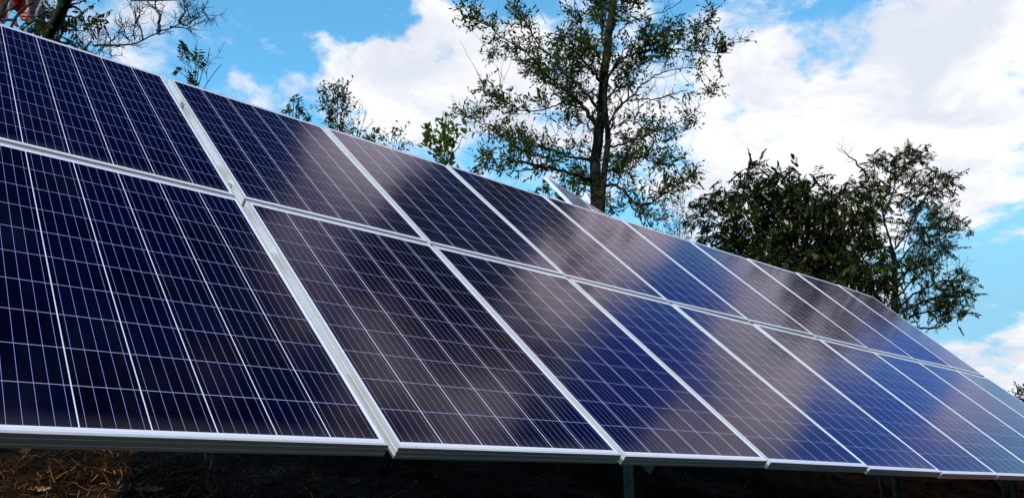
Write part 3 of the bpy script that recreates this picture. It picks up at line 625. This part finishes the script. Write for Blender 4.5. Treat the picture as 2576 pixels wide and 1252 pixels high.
# red and white cloth hanging among those limbs
def cloth():
    base = P(62, 28, 7.3); e = empty('cloth', tuple(base)); tag(e, 'crumpled red and white cloth hanging behind bare twigs at the top left', 'cloth')
    m, nb, out = material('red_white_cloth'); t = nb.new('ShaderNodeTexCoord'); s = nb.new('ShaderNodeSeparateXYZ'); nb.put(s.inputs[0], t.outputs['UV'])
    x = nb.m('ADD', s.outputs[0], nb.m('MULTIPLY', nb.m('SUBTRACT', nb.noise(t.outputs['UV'], 4, 3, .5), .5), .22))
    r = nb.new('ShaderNodeValToRGB'); nb.put(r.inputs[0], x); e0 = r.color_ramp.elements
    e0[0].position = 0.0; e0[0].color = (.75, .55, .36, 1); e0[1].position = 1.0; e0[1].color = (.55, .55, .58, 1)
    for p_, c_ in ((.20, (.70, .42, .25, 1)), (.25, (.80, .10, .04, 1)), (.40, (.82, .13, .06, 1)), (.45, (.80, .76, .78, 1)), (.52, (.80, .76, .78, 1)), (.56, (.90, .07, .04, 1)), (.70, (.85, .22, .14, 1)), (.78, (.82, .72, .68, 1))):
        q_ = e0.new(p_); q_.color = c_
    b = principled(nb, Base_Color=r.outputs[0], Roughness=.8); tr = nb.new('ShaderNodeBsdfTranslucent'); nb.put(tr.inputs[0], r.outputs[0])
    mx = nb.new('ShaderNodeMixShader'); mx.inputs[0].default_value = .6; nb.l.new(b.outputs[0], mx.inputs[1]); nb.l.new(tr.outputs[0], mx.inputs[2]); nb.l.new(mx.outputs[0], out.inputs[0])
    nx, ny_ = 40, 24; V = []; UV = []
    for i in range(nx + 1):
        for j in range(ny_ + 1):
            u, w = i / nx, j / ny_; X = -45 + 150 * u; low = 28 + 32 * (math.exp(-((u - .40) / .10) ** 2) + 1.15 * math.exp(-((u - .80) / .13) ** 2)) + 6 * math.sin(u * 21)
            Y = -60 + (60 + low * .95) * w + 0; V.append(P(X - 8 * w * (1 - u), Y, 7.3 + .09 * math.sin(u * 26 + w * 5) + .05 * math.sin(w * 11 + u * 9)) - base); UV.append((u, w))
    F = [(i * (ny_ + 1) + j, (i + 1) * (ny_ + 1) + j, (i + 1) * (ny_ + 1) + j + 1, i * (ny_ + 1) + j + 1) for i in range(nx) for j in range(ny_)]
    o = link_mesh('fabric', V, F, m, e, True); ul = o.data.uv_layers.new(name='UVMap')
    for l in o.data.loops: ul.data[l.index].uv = UV[l.vertex_index]
    md = o.modifiers.new('thickness', 'SOLIDIFY'); md.thickness = .004
    m2 = m_simple('red_ribbon', (.6, .015, .012), (.8, .05, .035), 6, .7)
    V = []; 
    path = [(37, 40), (39, 50), (38, 60), (43, 68), (48, 68)]; wd = [5, 4, 5, 6, 3]
    for i, ((x_, y_), w_) in enumerate(zip(path, wd)):
        for sg in (-1, 1): V.append(P(x_ + sg * w_, y_, 7.2 + .05 * math.sin(i * 2) + sg * .03) - base)
    o2 = link_mesh('ribbon', V, [(2 * i, 2 * i + 1, 2 * i + 3, 2 * i + 2) for i in range(4)], m2, e, True)
    md = o2.modifiers.new('thickness', 'SOLIDIFY'); md.thickness = .006; sb = o2.modifiers.new('soft', 'SUBSURF'); sb.levels = 2; sb.render_levels = 2
cloth()

# ------------------------------------------------------------------ shrubs and young trees over the top edge
def shrub(name, label, cx, cy_top, cy_vis, halfw, D, nst, L, leafmat='leaf', kind='narrow', wid=.7, leafy=1.0, n2=14, n3=4, L2=.3, L3=.15, spacing=.045, compound=None, fan=1.0, cat='shrub', bark='bark_pale', group=None, r=.012, bare=.1, lean=0):
    """stems fanning out of one foot behind the array, reaching cy_top"""
    foot = ground_at(P(cx - lean, cy_vis, D)); t = Plant(name, label, cat, foot + np.array([0, 0, .15]), bark, leafmat, kind, L, wid, group)
    for i in range(nst):
        u = (i + .5) / nst * 2 - 1 + rng.uniform(-.12, .12)
        top_y = cy_top + abs(u) ** 2 * (cy_vis - cy_top) * .55 * fan + rng.uniform(0, .12) * (cy_vis - cy_top)
        dd = rng.uniform(-.4, .4) * halfw * 1.565 * D / 3160 * 1.5
        k0 = P(cx + u * halfw * .35 - lean * .5, cy_vis, D + dd * .4); tip = P(cx + u * halfw, top_y, D + dd)
        md = P(cx + u * halfw * .75 - lean * .1, (cy_vis * .45 + top_y * .55), D + dd * .8)
        pa = t.limb([foot, (foot + k0) / 2 + rng.normal(0, .05, 3), k0, md, tip], r, .003, 22, 5, .008)
        hv = max(0, int(len(pa) * .35)); twigs(t.tb, t.lv, pa[hv:], n2, L2, max(.004, r * .38), leafy, n3, L3, spacing, .12, .1, bare, compound, .3, .6, .3, k2=3)
        if leafy > 0 and compound is None: hang_leaves(t.lv, pa[int(len(pa) * .6):], spacing, .2, .9)
    t.done('stems')
shrub('locust_sapling', 'small sapling top with bare forked twigs above the first panel joint', 508, 108, 208, 58, 7.5, 4, .058, 'leaf_dense', wid=.62, leafy=0, n2=7, n3=3, L2=.30, L3=.12, r=.010, fan=1.3, lean=18, group=None)
def sapling_leaves():
    foot = ground_at(P(488, 205, 7.4)); t = Plant('locust_sapling', 'low leafy locust shoot left of the bare twig tips', 'shrub', foot + np.array([0, 0, .15]), 'bark_pale', 'leaf_dense', 'narrow', .07, .6)
    for (x, y) in ((452, 152), (468, 148), (486, 152), (452, 182), (472, 176), (492, 172), (480, 195)):
        pa = t.limb([foot, P(490, 215, 7.4), P((490 + x) / 2, (212 + y) / 2, 7.4), P(x, y, 7.4 + rng.uniform(-.15, .15))], .007, .002, 14, 4)
        for _ in range(3): pinnate(t.lv, t.tb, pa[rng.integers(9, 14)], unit(pa[-1] - pa[-3]) * .7 + rng.normal(0, .35, 3), .14, 5, .3)
    t.done('stems')
sapling_leaves()
shrub('locust_shrub', 'low round leafy shrub top alone above the second panel', 738, 258, 300, 42, 10, 10, .06, 'leaf_dense', wid=.62, n2=5, n3=2, L2=.16, L3=.08, compound=dict(n=1, L=.15, pairs=4), r=.008)
shrub('slim_tree', 'slim upright leafy young tree above the second and third panel joint', 846, 206, 330, 40, 12, 8, .062, 'leaf_mid', n2=20, n3=4, L2=.26, L3=.12, spacing=.045, cat='tree', fan=.5, r=.014)
shrub('bare_shrub', 'bare bluish twigs fanning right of the slim leafy young tree', 893, 262, 350, 50, 14, 6, .05, 'leaf_blue', leafy=.12, n2=8, n3=3, L2=.38, L3=.2, bare=.75, bark='bark_pale', r=.018)
shrub('shrub', 'leafy bush foot spreading below the bare bluish twigs', 900, 330, 360, 40, 12.5, 4, .06, 'leaf_mid', n2=8, n3=3, L2=.2, L3=.1, spacing=.05)
shrub('elm_shrub', 'fine leaved bush with wispy tips above the third panel', 985, 326, 378, 60, 12, 9, .06, 'leaf_mid', n2=9, n3=3, L2=.26, L3=.12, spacing=.05, leafy=.9)
shrub('heart_leaved_shrub', 'small shrub tip with round bright leaves at the third panel left', 935, 322, 355, 20, 8.5, 3, .075, 'leaf_bright', 'heart', .5, n2=5, n3=1, L2=.13, L3=.06, spacing=.075)
shrub('heart_leaved_sapling', 'bright green heart leaved sapling left of the tall tree', 1115, 285, 405, 60, 8.5, 10, .072, 'leaf_bright', 'heart', .5, n2=8, n3=2, L2=.20, L3=.09, spacing=.075, cat='tree', lean=-10)
shrub('heart_leaved_shrub', 'low dark green leafy tuft just right of the heart leaved sapling', 1195, 415, 440, 34, 8.5, 5, .06, 'leaf', 'heart', .5, n2=5, n3=1, L2=.10, L3=.05, spacing=.05)
shrub('heart_leaved_shrub', 'yellow green bush partly behind the pale tilted panel near the trunk', 1372, 462, 505, 36, 14, 5, .10, 'leaf_bright', 'heart', .5, n2=8, n3=2, L2=.25, L3=.1, spacing=.09)
shrub('heart_leaved_shrub', 'yellow green tuft between the pale tilted panel and the trunk', 1440, 452, 500, 22, 15, 4, .10, 'leaf_bright', 'heart', .5, n2=8, n3=2, L2=.22, L3=.1, spacing=.09)
shrub('pale_shrub', 'thin see-through pale green bush between tall tree and dense tree', 1705, 470, 605, 72, 24, 12, .09, 'leaf_blue', leafy=.45, n2=14, n3=4, L2=.75, L3=.35, spacing=.12, bare=.4, r=.02)
shrub('leafy_tree', 'small far bush tip against white sky at the right edge', 2568, 985, 1030, 30, 30, 5, .16, 'leaf_blue', n2=8, n3=3, L2=.5, L3=.25, spacing=.13, r=.02)

# ------------------------------------------------------------------ dense tree and feathery tree at right
def r4(x, y): return 1725 + .408 * x, 351 + .408 * (y * .975 + 30)
def limb4(D, pts, off=0.0): return [P(*r4(x, y), D + off * i / max(1, len(pts) - 1)) for i, (x, y) in enumerate(pts)]
def dense_tree():
    D = 15.0; a = limb4(D, [(720, 1000), (700, 860), (680, 700)]); bot = ground_at(a[0]); t = Plant('sumac_tree', 'broad dense dark tree with drooping leaflets at right of centre', 'tree', bot + np.array([0, 0, .15]), 'bark', 'leaf_dense', L=.105, w=.56)
    t.limb([bot, (bot + a[0]) / 2] + a, .13, .07, 16, 8, .01)
    hub = (700, 800)
    tips = [(80, 470), (110, 560), (160, 640), (100, 380), (190, 330), (250, 270), (330, 300), (400, 250), (420, 180), (520, 190), (560, 130), (640, 160), (700, 200), (760, 240), (850, 290), (930, 330), (990, 260), (1060, 300), (1130, 290), (1180, 340),
            (1150, 420), (1100, 480), (1150, 600), (1230, 680), (1320, 720), (1260, 820), (1180, 900), (1100, 940), (260, 640), (400, 660), (480, 760), (330, 560), (300, 460), (420, 420), (520, 350), (620, 330), (720, 380), (820, 400), (900, 470), (980, 420), (600, 470), (500, 520), (700, 520), (800, 560), (900, 600),
            (1000, 640), (600, 620), (480, 630), (700, 700), (820, 730), (950, 760), (1060, 800), (940, 880), (620, 780), (800, 860), (1040, 550), (380, 140), (1020, 900), (1150, 760)]
    for i, (x, y) in enumerate(tips):
        off = rng.uniform(-1.7, 1.7); h = (hub[0] + (x - 700) * .15, hub[1] + rng.uniform(-60, 60)); mx_, my = (h[0] + x) / 2 + rng.uniform(-40, 40), (h[1] + y) / 2 + rng.uniform(-10, 60)
        pa = t.limb(limb4(D, [h, (mx_, my), (x, y + 25)], off), .035, .005, 16, 5, .015)
        twigs(t.tb, t.lv, pa[7:] if y < 500 else pa[5:], 10, .48, .007, 1, 3, .22, compound=dict(n=1, L=.27, pairs=6, droop=.6), bare=.04, up=.06, k2=3)
    t.done()
dense_tree()
def feather_tree():
    D = 16.5; a = limb4(D, [(1292, 1080), (1290, 900), (1285, 740), (1260, 640)]); bot = ground_at(a[0]); t = Plant('locust_tree', 'open feathery tree with pale thin branches right of the dense tree', 'tree', bot + np.array([0, 0, .15]), 'bark_pale', 'leaf_dense', L=.080, w=.55)
    t.limb([bot, (bot + a[0]) / 2] + a, .10, .05, 18, 8, .01)
    arms = [([(1270, 640), (1230, 480), (1270, 330), (1300, 200), (1290, 110)], 18, 1), ([(1300, 220), (1370, 130), (1450, 90)], 16, 1), ([(1230, 520), (1200, 350), (1170, 240), (1110, 190)], 14, .9), ([(1110, 190), (1060, 120), (1000, 70), (955, 20)], 5, 0),
            ([(1290, 200), (1220, 150), (1190, 100)], 12, 1), ([(1290, 660), (1360, 560), (1410, 440), (1420, 300), (1380, 200)], 16, .9), ([(1400, 430), (1480, 330), (1540, 260), (1560, 190)], 16, 1), ([(1500, 310), (1580, 270), (1640, 240)], 8, 1),
            ([(1300, 760), (1400, 640), (1500, 540), (1560, 450)], 18, 1), ([(1500, 540), (1580, 480), (1640, 480)], 12, 1), ([(1560, 520), (1640, 540), (1690, 550)], 8, .8), ([(1300, 860), (1420, 740), (1540, 650), (1620, 600)], 16, .8), ([(1310, 960), (1420, 840), (1560, 760), (1640, 700)], 12, .5),
            ([(1320, 1020), (1450, 920), (1600, 860), (1700, 890), (1770, 905)], 20, 1), ([(1640, 870), (1700, 800), (1710, 750)], 6, 0), ([(1340, 1060), (1450, 1000), (1560, 960), (1680, 960)], 18, 1), ([(1380, 1090), (1480, 1060), (1590, 1040), (1650, 1010)], 18, 1), ([(1440, 1160), (1540, 1160), (1620, 1110), (1710, 1080)], 10, .7),
            ([(1290, 1000), (1400, 1090), (1440, 1165)], 8, .5), ([(1280, 700), (1180, 620), (1120, 500), (1110, 420)], 10, .6), ([(1285, 800), (1220, 720), (1170, 600)], 10, .7), ([(1290, 900), (1370, 800), (1390, 700)], 12, .9), ([(1350, 560), (1390, 540), (1420, 560)], 8, .8), ([(1290, 980), (1240, 920), (1200, 880)], 12, 1), ([(1400, 880), (1460, 800), (1500, 740)], 10, .8),
            ([(1480, 560), (1540, 600), (1600, 660)], 8, .6), ([(1300, 400), (1350, 340), (1400, 340)], 8, .8), ([(1330, 900), (1360, 1000), (1340, 1080)], 12, 1)]
    for pts, n, lf in arms:
        pa = t.limb(limb4(D, pts, rng.uniform(-1.6, 1.6)), .024, .004, 18, 5, .012)
        twigs(t.tb, t.lv, pa[3:], int(n * 1.25), .42, .0065, 1 if lf else 0, 3, .20, compound=dict(n=1, L=.22, pairs=6, droop=.25), bare=(1 - lf) * .8 + .12, up=.1, k2=3)
    t.done()
feather_tree()

# ------------------------------------------------------------------ litter on the bank
def straw_litter():
    V = []; F = []; n = 0
    def blade(p, d, L, w, curl):
        nonlocal n
        s = unit(np.cross(d, [0, 0, 1]) + rng.normal(0, .25, 3)); m = 4
        for i in range(m + 1):
            t = i / m; q = p + d * L * t + np.array([0, 0, curl * math.sin(t * 3.0) * L]) + s * curl * L * t * t * .8; ww = w * (1 - .75 * t)
            V.extend([q - s * ww, q + s * ww])
        for i in range(m): F.append((n + 2 * i, n + 2 * i + 1, n + 2 * i + 3, n + 2 * i + 2))
        n += 2 * (m + 1)
    for _ in range(11000):
        if rng.random() < .72: x, y = rng.uniform(-.6, 1.15) , rng.uniform(-.1, 1.5)
        else: x, y = rng.uniform(.6, 11.5), rng.uniform(-.1, 1.6)
        x += .2 * rng.normal(); z = float(terrain(x, y)); a = rng.uniform(0, 2 * math.pi); L = rng.uniform(.015, .10) * (1.5 if rng.random() < .1 else 1)
        d = unit([math.cos(a), math.sin(a) * .7, rng.normal(.05, .22) + .3 * math.sin(a) * .7]); blade(np.array([x, y, z + rng.uniform(.004, .02)]), d, L, rng.uniform(.0007, .0021), rng.uniform(-.2, .25))
    o = link_mesh('straw_litter', V, F, M['straw']); tag(o, 'dry straw and stems scattered over the dark soil under the panels', 'straw', kind='stuff')
straw_litter()
def dry_leaf(px, py, L, w, mat, label, rz, tilt, lift=.012, curl=.25):
    c = on_ground(px, py); bm = bmesh.new(); nx, ny_ = 14, 6; grid = []
    for i in range(nx + 1):
        t = i / nx; hw = w * math.sin(math.pi * min(1, t * .97 + .02)) ** .8 * (1 + .12 * math.sin(t * 17)); row = []
        for j in range(ny_ + 1):
            s = j / ny_ * 2 - 1; row.append(bm.verts.new(((t - .5) * L, s * hw, curl * L * (abs(s) ** 2 * .28 + (t - .5) ** 2 * .8) + .004 * math.sin(t * 23 + s * 4))))
        grid.append(row)
    for i in range(nx):
        for j in range(ny_): bm.faces.new((grid[i][j], grid[i + 1][j], grid[i + 1][j + 1], grid[i][j + 1]))
    o = bm_obj('dry_leaf', bm, M[mat], None, True); md = o.modifiers.new('thickness', 'SOLIDIFY'); md.thickness = .0008
    o.location = (c[0], c[1], c[2] + lift); o.rotation_euler = (tilt, 0, rz); tag(o, label, 'leaf', 'fallen dry leaves on the bank')
dry_leaf(1016, 1160, .075, .014, 'dry', 'grey brown dry leaf hanging just below the first gap between panels', R(-40), R(60), .03)
dry_leaf(885, 1217, .075, .018, 'dry', 'crumpled dark brown leaf on the shaded soil below the near panel', R(-38), R(45))
dry_leaf(374, 1243, .085, .013, 'dry_tan', 'bright tan curled leaf at the bottom edge among the straw', R(5), R(35))
dry_leaf(458, 1135, .05, .005, 'dry_yellow', 'narrow yellow leaf blade close under the near panel frame', R(-85), R(40))
dry_leaf(95, 1243, .075, .010, 'dry_tan', 'tan split leaf in the straw at the bottom left corner', R(30), R(35))
dry_leaf(2215, 1212, .24, .022, 'dry', 'long brown leaf curving left of the round grey post', R(-75), R(60), .03)
dry_leaf(2288, 1215, .20, .018, 'dry', 'long brown leaf pointing right of the round grey post', R(-60), R(40), .03)
def stones():
    for i, (px, py, s) in enumerate(((2345, 1200, .10), (2450, 1207, .16), (2400, 1225, .07))):
        c = on_ground(px, py); bm = bmesh.new(); bmesh.ops.create_icosphere(bm, subdivisions=3, radius=.5)
        for v in bm.verts: v.co *= 1 + .22 * math.sin(v.co.x * 7 + i) * math.cos(v.co.y * 6 + 2 * i) + .1 * math.sin(v.co.z * 13)
        bmesh.ops.transform(bm, matrix=Matrix.Diagonal((s, s * .7, s * .5, 1)), verts=bm.verts)
        o = bm_obj('soil_clod', bm, M_clod, None, False); o.location = (c[0], c[1], c[2]); o.rotation_euler = (0, 0, i)
        tag(o, ['small reddish clod of earth right of the round grey post', 'largest reddish clod of earth left of the leaning brace', 'smallest clod of red earth low between post and brace'][i], 'clod', 'clods of red earth on the bank')
M_clod = m_simple('red_earth', (.02, .008, .003), (.13, .04, .012), 12, .95, 0, .9, (1, 1, 1), .05)
stones()
